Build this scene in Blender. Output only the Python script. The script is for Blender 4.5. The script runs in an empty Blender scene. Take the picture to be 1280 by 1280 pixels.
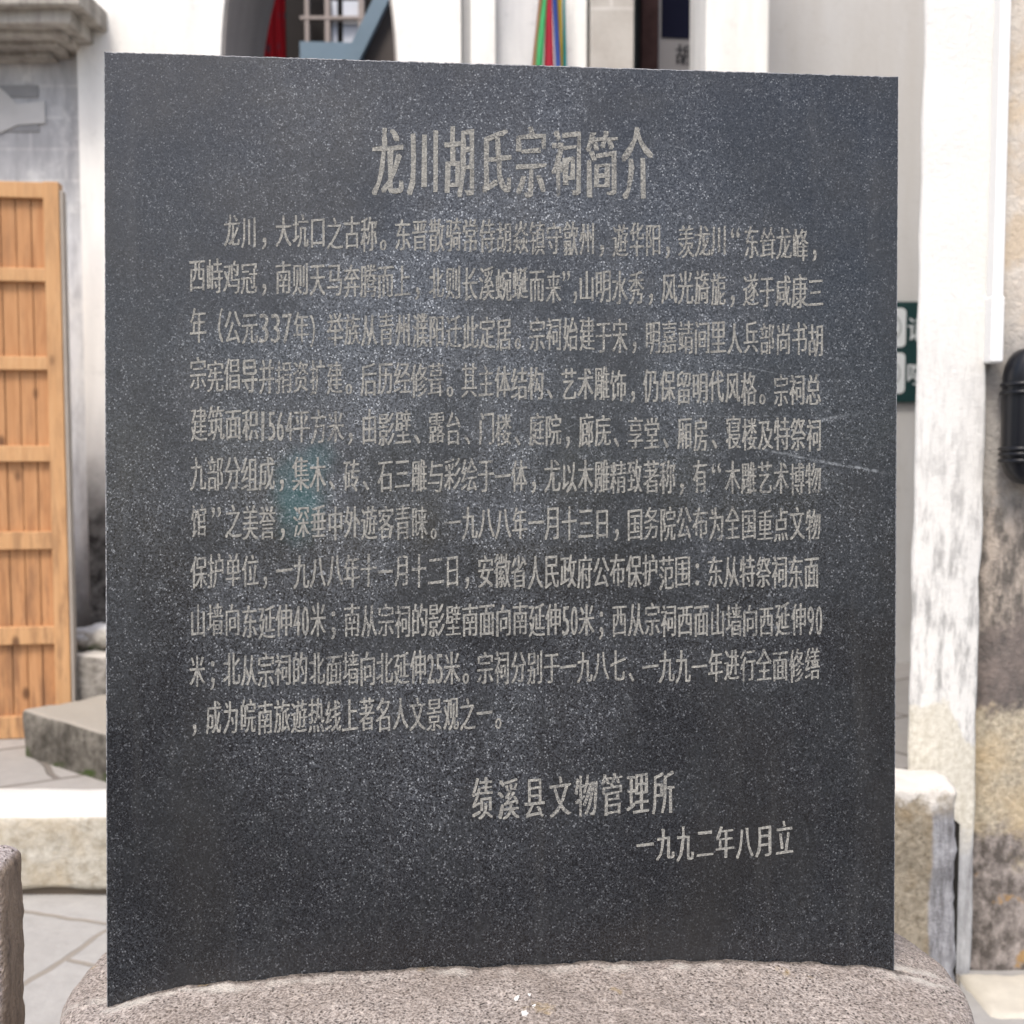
import bpy, bmesh, math, random
from mathutils import Vector, noise
R_ = math.radians
S = bpy.context.scene
COL = S.collection

# ---------------------------------------------------------------- camera, sky, sun, exposure
PITCH = R_(3.6)
EYE = Vector((0, 0, 1.4))
F = 1422.2                       # focal length in pixels of a 1280 px wide frame
cam = bpy.data.cameras.new('camera')
cam.sensor_width = 36; cam.sensor_fit = 'HORIZONTAL'; cam.lens = 40
cam.clip_start = .05; cam.clip_end = 1000
cam.dof.use_dof = True; cam.dof.focus_distance = 1.44; cam.dof.aperture_fstop = 5.6
camo = bpy.data.objects.new('camera', cam); COL.objects.link(camo)
camo.location = EYE; camo.rotation_euler = (math.pi/2-PITCH, 0, 0)
S.camera = camo
w = bpy.data.worlds.new('World'); S.world = w; w.use_nodes = True
sky = w.node_tree.nodes.new('ShaderNodeTexSky'); sky.sky_type = 'NISHITA'; sky.sun_disc = False
SUN_EL, SUN_AZ = R_(58), R_(200)          # high, behind the camera and a little to the left
sky.sun_elevation = SUN_EL; sky.sun_rotation = SUN_AZ
sky.air_density = 1.0; sky.dust_density = 4.0; sky.ozone_density = .6
bg = w.node_tree.nodes['Background']; bg.inputs[1].default_value = .15
w.node_tree.links.new(sky.outputs[0], bg.inputs[0])
sl = bpy.data.lights.new('sun', 'SUN'); sl.energy = 1.5; sl.angle = R_(14); sl.color = (1, .96, .9)
so = bpy.data.objects.new('sun', sl); COL.objects.link(so)
d = Vector((math.sin(SUN_AZ)*math.cos(SUN_EL), math.cos(SUN_AZ)*math.cos(SUN_EL), math.sin(SUN_EL)))
so.rotation_euler = d.to_track_quat('Z', 'Y').to_euler(); so.location = (0, 0, 12)
S.view_settings.view_transform = 'Standard'; S.view_settings.look = 'None'
S.view_settings.gamma = 1; S.view_settings.exposure = 0.7

# ---------------------------------------------------------------- survey helpers
RIGHT = Vector((1, 0, 0)); UP = Vector((0, math.sin(PITCH), math.cos(PITCH))); FWD = Vector((0, math.cos(PITCH), -math.sin(PITCH)))
def sight(px, py): return (px-640)/F*RIGHT + (640-py)/F*UP + FWD
def at(px, py, Y):
    r = sight(px, py); return EYE + r*(Y/r.y)
def atz(px, py, z):
    r = sight(px, py); return EYE + r*((z-EYE.z)/r.z)
def X(px, Y, py=400): return at(px, py, Y).x
def Z(py, Y, px=640): return at(px, py, Y).z

# ---------------------------------------------------------------- object helpers
def link(name, me, mat, parent=None, base=(0, 0, 0)):
    o = bpy.data.objects.new(name, me); COL.objects.link(o)
    if parent is not None: o.parent = parent
    else: o.location = base
    for m in (mat if isinstance(mat, (list, tuple)) else [mat]): me.materials.append(m)
    return o
def wloc(o):
    v = Vector(o.location)
    while o.parent: o = o.parent; v += Vector(o.location)
    return v
def obj(name, bm, mat, parent=None, base=None, smooth=False):
    """link a bmesh given in world coordinates as one mesh object"""
    b = wloc(parent) if parent is not None else Vector(base if base is not None else (0, 0, 0))
    for v in bm.verts: v.co -= b
    me = bpy.data.meshes.new(name); bm.normal_update(); bm.to_mesh(me); bm.free()
    if smooth:
        for p in me.polygons: p.use_smooth = True
    return link(name, me, mat, parent, b)
def tag(o, label=None, cat=None, group=None, kind=None):
    if label: o['label'] = label
    if cat: o['category'] = cat
    if group: o['group'] = group
    if kind: o['kind'] = kind
    return o
def thing(name, loc, label, cat, group=None):
    o = bpy.data.objects.new(name, None); COL.objects.link(o); o.location = loc; o.empty_display_size = .1
    return tag(o, label, cat, group)
def box(bm, x0, x1, y0, y1, z0, z1, org=None, ang=0, bev=0, seg=2):
    """box; with org/ang the x,y numbers are along the rotated axes at org"""
    g = bmesh.ops.create_cube(bm, size=1)['verts']
    for v in g:
        v.co = Vector(((x0+x1)/2+v.co.x*(x1-x0), (y0+y1)/2+v.co.y*(y1-y0), (z0+z1)/2+v.co.z*(z1-z0)))
    if bev:
        es = list({e for v in g for e in v.link_edges})
        r = bmesh.ops.bevel(bm, geom=es, offset=bev, segments=seg, affect='EDGES', profile=.5)
        g = list({v for v in r['verts']} | {v for v in g if v.is_valid})
        g = list({v for f in {f for v in g for f in v.link_faces} for v in f.verts})
    if org is not None:
        c, s = math.cos(ang), math.sin(ang)
        for v in g:
            x, y = v.co.x, v.co.y
            v.co.x = org[0]+c*x-s*y; v.co.y = org[1]+s*x+c*y
    return g
def rough(bm, amp, sc, maxlen, seed=0):
    """break a block into small faces and weather its surface"""
    for _ in range(6):
        es = [e for e in bm.edges if e.calc_length() > maxlen]
        if not es: break
        bmesh.ops.subdivide_edges(bm, edges=es, cuts=1, use_grid_fill=True)
    bmesh.ops.triangulate(bm, faces=[f for f in bm.faces if len(f.verts) > 4])
    bm.normal_update()
    off = Vector((seed*7.3, seed*3.1, seed*5.7))
    mv = []
    for v in bm.verts:
        p = v.co*sc+off
        mv.append(v.normal*amp*(noise.noise(p)+.5*noise.noise(p*2.7)+.3*noise.noise(p*6.1)))
    for v, m in zip(bm.verts, mv): v.co += m
def prism(bm, pts, y0, y1, org=None, ang=0):
    """extrude an x,z outline from y0 to y1"""
    a = [bm.verts.new((x, y0, z)) for x, z in pts]; b = [bm.verts.new((x, y1, z)) for x, z in pts]
    n = len(pts)
    bm.faces.new(a); bm.faces.new(b[::-1])
    for i in range(n): bm.faces.new((a[i], b[i], b[(i+1) % n], a[(i+1) % n]))
    bmesh.ops.recalc_face_normals(bm, faces=bm.faces)
    if org is not None:
        c, s = math.cos(ang), math.sin(ang)
        for v in a+b:
            x, y = v.co.x, v.co.y
            v.co.x = org[0]+c*x-s*y; v.co.y = org[1]+s*x+c*y

# ---------------------------------------------------------------- node helpers
class Mat:
    def __init__(s, name, rough=.8, spec=.3):
        s.m = bpy.data.materials.new(name); s.m.use_nodes = True; s.t = s.m.node_tree
        s.b = s.t.nodes['Principled BSDF']; s.b.inputs['Roughness'].default_value = rough
        s.b.inputs['Specular IOR Level'].default_value = spec
        s.tc = s.t.nodes.new('ShaderNodeTexCoord'); s.o = s.tc.outputs['Object']
    def n(s, k, **kw):
        x = s.t.nodes.new(k)
        for a, v in kw.items(): setattr(x, a, v)
        return x
    def put(s, sock, v):
        if hasattr(v, 'is_output'): s.t.links.new(v, sock)
        elif isinstance(v, (tuple, list)) and len(v) == 3 and sock.type == 'RGBA': sock.default_value = (*v, 1)
        else: sock.default_value = v
    def scale(s, v, loc=(0, 0, 0), rot=(0, 0, 0), vec=None):
        x = s.n('ShaderNodeMapping'); s.put(x.inputs[0], vec or s.o)
        x.inputs['Location'].default_value = loc; x.inputs['Rotation'].default_value = rot; x.inputs['Scale'].default_value = v
        return x.outputs[0]
    def noise(s, sc, det=4, ro=.6, vec=None, dist=0):
        x = s.n('ShaderNodeTexNoise'); s.put(x.inputs['Vector'], vec or s.o)
        x.inputs['Scale'].default_value = sc; x.inputs['Detail'].default_value = det; x.inputs['Roughness'].default_value = ro
        x.inputs['Distortion'].default_value = dist
        return x.outputs[0]
    def vor(s, sc, vec=None, feat='F1', out=0):
        x = s.n('ShaderNodeTexVoronoi', feature=feat); s.put(x.inputs['Vector'], vec or s.o); x.inputs['Scale'].default_value = sc
        return x.outputs[out]
    def ramp(s, f, *st, interp='LINEAR'):
        x = s.n('ShaderNodeValToRGB'); s.put(x.inputs[0], f); e = x.color_ramp.elements; x.color_ramp.interpolation = interp
        while len(e) < len(st): e.new(.5)
        for q, (p, c) in zip(e, st):
            q.position = p; q.color = (*c, 1) if isinstance(c, (tuple, list)) else (c, c, c, 1)
        return x.outputs[0]
    def mix(s, f, a, b, mode='MIX'):
        x = s.n('ShaderNodeMix', data_type='RGBA', blend_type=mode); s.put(x.inputs[0], f); s.put(x.inputs[6], a); s.put(x.inputs[7], b)
        return x.outputs[2]
    def math(s, op, a, b=0., c=None, clamp=False):
        x = s.n('ShaderNodeMath', operation=op, use_clamp=clamp); s.put(x.inputs[0], a); s.put(x.inputs[1], b)
        if c is not None: s.put(x.inputs[2], c)
        return x.outputs[0]
    def step(s, v, a, b):
        x = s.n('ShaderNodeMapRange', interpolation_type='SMOOTHSTEP'); s.put(x.inputs[0], v)
        x.inputs[1].default_value = a; x.inputs[2].default_value = b
        return x.outputs[0]
    def xyz(s, vec=None):
        x = s.n('ShaderNodeSeparateXYZ'); s.put(x.inputs[0], vec or s.o); return x.outputs
    def col(s, c): s.put(s.b.inputs['Base Color'], c); return s
    def bump(s, h, st=.3, dist=.01):
        x = s.n('ShaderNodeBump'); x.inputs['Strength'].default_value = st; x.inputs['Distance'].default_value = dist
        s.put(x.inputs['Height'], h); s.put(s.b.inputs['Normal'], x.outputs[0]); return s
def plain(name, c, rough=.6, spec=.3, var=.15, sc=9):
    m = Mat(name, rough, spec); c2 = tuple(x*(1-var) for x in c)
    m.col(m.mix(m.noise(sc), c, c2)); m.bump(m.noise(sc*12), .15, .004); return m.m

# ================================================================ SURFACES
def granite(name, lo, hi, dark, warm, sc=260, stain=.4, spots=None, bumpst=.5, foot=None):
    m = Mat(name, .85, .25)
    n1 = m.noise(sc, 2, .6); v = m.vor(sc*.9)
    c = m.mix(m.ramp(n1, (.38, 0), (.62, 1)), lo, hi)
    c = m.mix(m.ramp(m.vor(sc*.55), (.16, 1), (.34, 0)), c, dark)
    c = m.mix(m.math('MULTIPLY', m.ramp(m.noise(sc*.33, 3), (.55, 0), (.72, 1)), .6), c, tuple(min(1, x*1.5) for x in hi))
    c = m.mix(m.math('MULTIPLY', m.ramp(m.noise(7, 4), (.42, 0), (.68, 1)), stain), c, warm)
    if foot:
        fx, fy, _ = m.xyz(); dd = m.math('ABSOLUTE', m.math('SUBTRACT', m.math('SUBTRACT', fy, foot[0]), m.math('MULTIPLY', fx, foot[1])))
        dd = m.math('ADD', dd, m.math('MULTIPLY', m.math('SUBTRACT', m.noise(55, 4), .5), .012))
        c = m.mix(m.math('MULTIPLY', m.math('MULTIPLY', m.step(dd, .010, .002), m.step(m.math('ABSOLUTE', fx), .51, .49)), .7), c, (.05, .043, .036))  # contact shadow along the tablet foot, painted as a dark line
        c = m.mix(m.math('MULTIPLY', m.math('MULTIPLY', m.step(dd, .030, .014), m.step(dd, .004, .010)), m.math('MULTIPLY', m.ramp(m.noise(11, 4), (.46, 0), (.58, 1)), .6)), c, (.56, .53, .48))
        c = m.mix(m.math('MULTIPLY', m.ramp(m.noise(19, 3), (.66, 0), (.72, 1)), .5), c, (.34, .25, .12))
    if spots:
        nz = m.math('MULTIPLY', m.math('SUBTRACT', m.noise(130, 3), .5), .012)
        for (x, y, r) in spots:
            px_, py_, _ = m.xyz()
            dx = m.math('SUBTRACT', px_, x); dy = m.math('MULTIPLY', m.math('SUBTRACT', py_, y), .6)
            dd = m.math('SQRT', m.math('ADD', m.math('MULTIPLY', dx, dx), m.math('MULTIPLY', dy, dy)))
            c = m.mix(m.step(m.math('ADD', dd, nz), r, r*.7), c, (.82, .82, .8))
    m.col(c)
    h = m.math('ADD', n1, m.math('MULTIPLY', m.noise(sc*.2, 4), 1.4)); m.bump(h, bumpst, .004); return m.m

def render_wall(name, base, grey, amt=.3, dark_z=None, dark_c=(.05, .048, .045), sc=1.3):
    """lime plaster with grey weathering that runs down in streaks; dark_z: (z full, z none) grime with a ragged edge"""
    m = Mat(name, .9, .15)
    st = m.noise(sc*3, 5, .65, m.scale((2.2, 2.2, .35)))
    c = m.mix(m.math('MULTIPLY', m.ramp(st, (.42, 0), (.75, 1)), amt), base, grey)
    c = m.mix(m.math('MULTIPLY', m.ramp(m.noise(14, 5, .7), (.55, 0), (.8, 1)), amt*.7), c, tuple(x*.8 for x in grey))
    if dark_z:
        z = m.xyz()[2]
        e = m.math('ADD', z, m.math('MULTIPLY', m.math('SUBTRACT', m.noise(3.2, 6, .65), .5), .9*abs(dark_z[1]-dark_z[0])))
        g = m.step(e, dark_z[1], dark_z[0])
        c = m.mix(m.math('MULTIPLY', g, m.ramp(m.noise(19, 5, .7), (.2, .65), (.6, 1))), c, dark_c)
    m.col(c); m.bump(m.noise(38, 5), .25, .006); return m.m

WHITE = render_wall('lime_white', (.83, .815, .78), (.52, .51, .485), .55)
WHITE_DIRTY = render_wall('lime_white_grimy_foot', (.83, .815, .775), (.52, .51, .49), .5, (.75, 1.2), (.03, .028, .027))
GREYW = render_wall('grey_limewash', (.62, .62, .62), (.42, .43, .45), .7)
PALEGREY = render_wall('pale_grey_wall', (.58, .575, .565), (.46, .43, .385), .5, sc=.7)

def paving(name, a, b, joint, ang, bw, rh, mort, seed):
    m = Mat(name, .85, .25)
    v = m.scale((1, 1, 1), (seed, seed*.7, 0), (0, 0, ang))
    wob = m.n('ShaderNodeVectorMath', operation='ADD')
    nz = m.n('ShaderNodeTexNoise'); nz.inputs['Scale'].default_value = 5; m.put(nz.inputs['Vector'], v)
    sc = m.n('ShaderNodeVectorMath', operation='SCALE'); m.put(sc.inputs[0], nz.outputs[1]); sc.inputs['Scale'].default_value = .045
    m.put(wob.inputs[0], v); m.put(wob.inputs[1], sc.outputs[0])
    br = m.n('ShaderNodeTexBrick', offset=.37); m.put(br.inputs['Vector'], wob.outputs[0])
    br.inputs['Scale'].default_value = 1; br.inputs['Brick Width'].default_value = bw; br.inputs['Row Height'].default_value = rh
    br.inputs['Mortar Size'].default_value = mort; br.inputs['Mortar Smooth'].default_value = .3; br.inputs['Bias'].default_value = 0
    m.put(br.inputs['Color1'], a); m.put(br.inputs['Color2'], b); m.put(br.inputs['Mortar'], joint)
    c = m.mix(m.math('MULTIPLY', m.ramp(m.noise(16, 6, .7), (.4, 0), (.75, 1)), .45), br.outputs[0], tuple(x*.62 for x in a))
    m.col(c)
    h = m.math('ADD', m.math('MULTIPLY', br.outputs[1], -1.2), m.math('MULTIPLY', m.noise(40, 5), .5)); m.bump(h, .6, .012); return m.m
PAVE_LOW = paving('pale_flagstones', (.38, .37, .355), (.33, .32, .305), (.26, .23, .195), R_(-73), .62, .46, .010, .35)
PAVE_UP = paving('grey_flagstones', (.36, .34, .32), (.31, .295, .275), (.17, .15, .13), R_(-33), .8, .5, .012, 1.3)
EARTH = plain('earth', (.16, .13, .1), .95, .1)

# ================================================================ THE SETTING
def sheet(name, x0, x1, y0, y1, z, mat, kind='structure'):
    bm = bmesh.new(); vs = [bm.verts.new(p) for p in ((x0, y0, z), (x1, y0, z), (x1, y1, z), (x0, y1, z))]; bm.faces.new(vs)
    return tag(obj(name, bm, mat), kind=kind)
sheet('ground', -300, 300, -300, 300, 0, plain('darkened_ground', (.17, .16, .15), .95, .1))  # unseen behind the camera, kept dark for the tablet's reflection
sheet('pavement', -6, 6, 1.0, 3.46, .004, PAVE_LOW)
UPZ = .24
bm = bmesh.new(); box(bm, -9, 9, 3.66, 30, -.05, UPZ); tag(obj('terrace', bm, PAVE_UP), kind='structure')

# ---- kerb: long pale blocks along the terrace edge, lifted on an earth joint
KERB = Mat('kerb_stone', .9, .2)
kc = KERB.mix(KERB.ramp(KERB.noise(26, 6, .7), (.35, 0), (.7, 1)), (.58, .55, .48), (.27, .235, .175))
kc = KERB.mix(KERB.math('MULTIPLY', KERB.ramp(KERB.noise(5, 5), (.45, 0), (.65, 1)), .6), kc, (.5, .42, .3))
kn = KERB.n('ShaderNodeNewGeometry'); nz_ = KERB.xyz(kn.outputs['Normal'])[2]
kc = KERB.mix(KERB.step(nz_, .55, .9), kc, (.66, .645, .61))  # upward faces painted paler, overhead light put into the colour
KERB.col(kc); KERB.bump(KERB.noise(45, 6, .7), .7, .012)
kerb = thing('stone_kerb', (-1, 3.55, 0), 'long rough stone kerb with overhead light painted on its top beneath the wooden door and steps', 'kerb')
for i, (a, b) in enumerate(((-3.4, -1.92), (-1.905, -.35), (-.335, .95))):
    bm = bmesh.new(); box(bm, a, b, 3.40, 3.70, .028, UPZ+.018, bev=.018, seg=3); rough(bm, .008, 7, .07, i); obj('kerb_block', bm, KERB.m, kerb, smooth=True)
bm = bmesh.new(); box(bm, -3.4, .95, 3.425, 3.655, -.02, .035); obj('bedding', bm, EARTH, kerb)

# ================================================================ WHITE HOUSE WITH THE ARCH
YW = 5.0
house = thing('white_house', (-1.2, YW, UPZ), 'whitewashed house wall with an arched gateway behind the dark stone tablet', 'house')
cx = X(386, YW, 60); rr = X(497, YW, 75)-cx; cz = Z(100, YW); AV = rr*2.6
xl, xr = X(104, YW), X(577, YW)
pts = [(xl, UPZ-.05), (xl, 5.2), (xr, 5.2), (xr, UPZ-.05), (cx+rr, UPZ-.05)]
for i in range(33):
    a = math.pi*i/32; pts.append((cx+rr*math.cos(a), cz+AV*math.sin(a)))
pts.append((cx-rr, UPZ-.05))
bm = bmesh.new(); prism(bm, pts, YW, YW+.62)
obj('wall', bm, WHITE_DIRTY, house)
# grey brick-lined reveal set inside the opening, behind a thin white edge
REVEAL = render_wall('grey_brick_reveal', (.34, .315, .30), (.22, .205, .195), .6)
bm = bmesh.new()
def arch(r): return [(cx-r, UPZ-.05)]+[(cx-r*math.cos(math.pi*i/32), cz+(AV+r-rr)*math.sin(math.pi*i/32)) for i in range(33)]+[(cx+r, UPZ-.05)]
o_, i_ = arch(rr-.001), arch(rr-.012)
ya, yb = YW+.015, YW+.72
for k in range(len(o_)-1):
    q = [bm.verts.new((x, y, z)) for (x, z), y in ((i_[k], ya), (i_[k+1], ya), (i_[k+1], yb), (i_[k], yb))]; bm.faces.new(q)
    q = [bm.verts.new((x, ya, z)) for (x, z) in (o_[k], o_[k+1], i_[k+1], i_[k])]; bm.faces.new(q)
obj('arch_lining', bm, REVEAL, house)
# left bay: greyed limewash with stepped cornice above the door
BRICK = Mat('limewashed_brick', .9, .15)
v = BRICK.scale((1, 1, 1), rot=(math.pi/2, 0, 0))
br = BRICK.n('ShaderNodeTexBrick'); BRICK.put(br.inputs['Vector'], v)
for k_, val in (('Scale', 1), ('Brick Width', .3), ('Row Height', .135), ('Mortar Size', .008), ('Mortar Smooth', .4)): br.inputs[k_].default_value = val
BRICK.put(br.inputs['Color1'], (.52, .525, .535)); BRICK.put(br.inputs['Color2'], (.47, .475, .485)); BRICK.put(br.inputs['Mortar'], (.60, .60, .595))
bz = BRICK.xyz()[2]
bc = BRICK.mix(BRICK.step(BRICK.math('ADD', bz, BRICK.math('MULTIPLY', BRICK.noise(5, 5), .6)), 2.55, 2.2), br.outputs[0], (.66, .67, .68))
bc = BRICK.mix(BRICK.math('MULTIPLY', BRICK.ramp(BRICK.noise(7, 5, .7, BRICK.scale((2, 2, .5))), (.42, 0), (.64, 1)), .75), bc, (.33, .33, .345)); bc = BRICK.mix(BRICK.math('MULTIPLY', BRICK.ramp(BRICK.noise(4, 6, .7, BRICK.scale((1.5, 1.5, 1), (3, 1, 8))), (.5, 0), (.62, 1)), .75), bc, (.70, .70, .69))
be = BRICK.math('ADD', bz, BRICK.math('MULTIPLY', BRICK.noise(3, 5), .8))
bc = BRICK.mix(BRICK.step(be, 1.2, .6), bc, (.10, .095, .09))
BRICK.col(bc); BRICK.bump(BRICK.noise(38, 5), .3, .006)
bm = bmesh.new(); box(bm, -4.2, xl-.002, YW+.06, YW+.6, UPZ-.05, 5.2); obj('grey_wall', bm, BRICK.m, house)
CORN = render_wall('weathered_cornice', (.44, .41, .365), (.13, .115, .10), 1.0)
ang = R_(-7)
for k, (pe, py0, py1, proj) in enumerate(((60, 70, 58, .10), (68, 57, 44, .17), (76, 43, 29, .24), (86, 28, 6, .31), (98, 5, -24, .36))):
    yb = YW+.04-proj
    bm = bmesh.new(); box(bm, -2.6, 0, 0, proj+.05, Z(py0, yb)+.004, Z(py1, yb)-.002, org=(X(pe, yb, 30), yb+.02), ang=0, bev=.008); rough(bm, .008, 5, .12, k)
    obj('cornice_course', bm, CORN, house)
PAINTG = plain('slate_grey_paint', (.38, .385, .395), .9, .1, .4)
for (a, b, c, e) in ((0, 48, 107, 122), (2, 49, 151, 165)):
    bm = bmesh.new(); A = [(X(a-10, YW+.06, c), Z(e, YW+.06)), (X(a, YW+.06, c), Z(c, YW+.06)), (X(b, YW+.06, c), Z(c, YW+.06)), (X(b, YW+.06, c), Z(e, YW+.06))]
    prism(bm, A, YW+.054, YW+.062); obj('painted_band', bm, PAINTG, house)
bm = bmesh.new(); prism(bm, [(X(-14, YW, 130), Z(165, YW)), (X(-14, YW, 130), Z(98, YW)), (X(2, YW, 130), Z(112, YW)), (X(16, YW, 130), Z(126, YW)), (X(50, YW, 130), Z(122, YW)), (X(50, YW, 130), Z(150, YW)), (X(16, YW, 130), Z(152, YW))], YW+.048, YW+.062)
obj('lime_patch', bm, plain('chalk_white', (.67, .665, .655), .9, .1, .35, 6), house)

# ---- room seen through the arch, left unroofed; its darkness painted on the back wall
DARKWOOD_SHADE = plain('dark_timber_and_room_shade', (.022, .018, .016), .8, .2, .4)  # near black: carries the painted shade of the room, also colours the stand
bm = bmesh.new(); box(bm, -4.5, .8, 8.6, 8.75, UPZ-.02, 5.0); tag(obj('shade_wall', bm, DARKWOOD_SHADE, base=(-1.5, 8.6, UPZ)), 'back wall through the arch with the room shade painted into its dark colour', 'wall')
RED = Mat('red_cloth', .9, .1); RED.col(RED.mix(RED.ramp(RED.vor(9), (.25, 1), (.4, 0)), (.20, .006, .012), (.05, .03, .045))); 
bm = bmesh.new(); Yc = 7.4
N_ = 14; zt, zb = 4.3, Z(110, Yc); xa, xb = X(327, Yc, 40), X(358, Yc, 40)
rows_ = []
for j in range(9):
    zz = zt+(zb-zt)*j/8
    rows_.append([bm.verts.new((xa+(xb-xa)*i/N_, Yc+.02*math.sin(i*1.7+j*.2), zz)) for i in range(N_+1)])
for j in range(8):
    for i in range(N_): bm.faces.new((rows_[j][i], rows_[j+1][i], rows_[j+1][i+1], rows_[j][i+1]))
bmesh.ops.solidify(bm, geom=bm.faces[:], thickness=.006)
tag(obj('red_banner', bm, RED.m, base=((xa+xb)/2, Yc, zb), smooth=True), 'dark red hanging cloth with small dark flowers seen through the white arch', 'banner')
# window
Yn = 8.45
win = thing('window', (X(415, Yn, 30), Yn, Z(56, Yn)), 'many paned window with painted daylight in the shade painted wall through the arch', 'window')
FR = plain('window_frame_wood', (.34, .29, .26), .7, .2); GLASS = Mat('painted_daylight_pane', .25, .5); GLASS.col(GLASS.mix(GLASS.noise(3, 3), (.62, .64, .68), (.5, .52, .56)))  # daylight beyond the window painted into pale opaque panes
bm = bmesh.new()
for (a, b) in ((381, 386), (406, 412), (448, 455)): box(bm, X(a, Yn, 30), X(b, Yn, 30), Yn, Yn+.06, Z(58, Yn), 4.6)
for (c, e) in ((20, 24), (-40, -36)): box(bm, X(375, Yn, 30), X(455, Yn, 30), Yn-.004, Yn+.05, Z(e, Yn), Z(c, Yn))
obj('window_frame', bm, FR, win)
for (a, b) in ((413, 420), (427, 447)):
    bm = bmesh.new(); box(bm, X(a, Yn, 30), X(b, Yn, 30), Yn+.065, Yn+.09, Z(56, Yn), 4.6); obj('pane', bm, GLASS.m, win)
# blue staircase
Yt = 6.9
stair = thing('blue_staircase', (X(440, Yt, 60), Yt, UPZ), 'pale blue painted stair side with sloping stringer seen through the arch', 'staircase')
BLUE = plain('pale_blue_paint', (.24, .33, .41), .5, .3, .2)
bm = bmesh.new(); prism(bm, [(X(374, Yt, 60), UPZ), (X(374, Yt, 60), Z(50, Yt)), (X(452, Yt, 60), Z(52, Yt)), (X(452, Yt, 60), UPZ)], Yt+.02, Yt+.08); obj('side_panel', bm, BLUE, stair)
p0, p1 = at(406, 130, Yt), at(484, -30, Yt)
dx = X(472, Yt, 20)-X(452, Yt, 20)
bm = bmesh.new(); prism(bm, [(p0.x, p0.z), (p1.x, p1.z), (p1.x+dx, p1.z), (p0.x+dx, p0.z)], Yt-.06, Yt); obj('stringer', bm, BLUE, stair)
BROWN = plain('brown_boarding', (.13, .112, .104), .8, .2, .3)
bm = bmesh.new(); prism(bm, [(p0.x+dx+.01, UPZ), (p0.x+dx+.01, p0.z), (p1.x+dx, p1.z), (p1.x+.7, p1.z), (p1.x+.7, UPZ)], Yt+.01, Yt+.06); obj('under_boarding', bm, BROWN, stair)

# ================================================================ PALE WALL, PILASTERS, RIBBONS, DOORWAY
YP = 5.08
pw = thing('plaster_wall', (X(680, YP), YP, UPZ), 'pale grey plaster wall with white pilaster strips behind the coloured ribbons', 'wall')
bm = bmesh.new(); box(bm, X(577, YW)+.003, X(786, YP), YP, YP+.4, UPZ-.05, 5.1); obj('wall_face', bm, GREYW, pw)
for (a, b) in ((590, 620), (707, 731)):
    bm = bmesh.new(); box(bm, X(a, YP), X(b, YP), YP-.07, YP+.01, UPZ-.04, 5.08, bev=.006); obj('pilaster', bm, WHITE, pw)
STONEC = Mat('pale_column_stone', .9, .2); vv = STONEC.scale((1, 1, 1), rot=(math.pi/2, 0, 0))
br = STONEC.n('ShaderNodeTexBrick'); STONEC.put(br.inputs['Vector'], vv)
for k_, val in (('Scale', 1), ('Brick Width', .6), ('Row Height', .3), ('Mortar Size', .01), ('Mortar Smooth', .6)): br.inputs[k_].default_value = val
STONEC.put(br.inputs['Color1'], (.5, .47, .43)); STONEC.put(br.inputs['Color2'], (.42, .4, .37)); STONEC.put(br.inputs['Mortar'], (.55, .53, .5))
STONEC.col(STONEC.mix(STONEC.math('MULTIPLY', STONEC.ramp(STONEC.noise(8, 5), (.4, 0), (.7, 1)), .6), br.outputs[0], (.33, .3, .27))); STONEC.bump(STONEC.noise(40, 5), .4, .006)
col = thing('stone_column', (X(757, 5.2), 5.2, UPZ), 'square beige stone column beside the dark doorway behind the tablet top', 'column')
bm = bmesh.new(); box(bm, X(731, 5.2)+.004, X(784, 5.2), 4.98, 5.07, UPZ, 5.0, bev=.01); obj('shaft', bm, STONEC.m, col)
bm = bmesh.new(); box(bm, X(731, 5.2)-.02, X(784, 5.2)+.03, 4.94, 5.075, UPZ-.02, UPZ+.22, bev=.02); obj('plinth', bm, STONEC.m, col)

RIB = [('peach', (.70, .42, .24), 675.5, 667, 2.2, 3), ('green', (.16, .75, .32), 680.5, 671, 3, 7.2), ('red', (.80, .07, .13), 686.5, 686, 3.6, 6.4),
       ('blue', (.12, .22, .68), 693.5, 698, 3.2, 3.4), ('yellow', (.75, .55, .06), 699.5, 702, 3, 1.8), ('teal', (.04, .46, .48), 705, 706, 1.6, 2.6)]
for k, (nm, c, x0, x1, w0, w1) in enumerate(RIB):
    Yr = 4.86+.012*k
    m = Mat('ribbon_'+nm, .55, .3); m.col(m.mix(m.noise(6, 2, .5, m.scale((30, 30, 1))), c, tuple(q*.7 for q in c)))
    bm = bmesh.new(); prev = None; n = 20
    base = at(x1, 130, Yr)
    for j in range(n+1):
        t = j/n; py = -60+t*220; tt = (py+0)/88.
        xc = x0+(x1-x0)*tt; hw = max(.8, w0+(w1-w0)*tt)
        a_ = at(xc-hw, py, Yr+.01*math.sin(t*7+k)); b_ = at(xc+hw, py, Yr+.012*math.sin(t*5+k*2))
        m_ = (a_+b_)/2+Vector((0, -.008, 0))
        row = [bm.verts.new(a_), bm.verts.new(m_), bm.verts.new(b_)]
        if prev:
            bm.faces.new((prev[0], row[0], row[1], prev[1])); bm.faces.new((prev[1], row[1], row[2], prev[2]))
        prev = row
    bmesh.ops.solidify(bm, geom=bm.faces[:], thickness=.002)
    tag(obj('ribbon', bm, m.m, base=base, smooth=True), nm+' ribbon in the bundle hanging before the pale plaster wall', 'ribbon', 'coloured ribbons hanging in a bundle')

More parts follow.
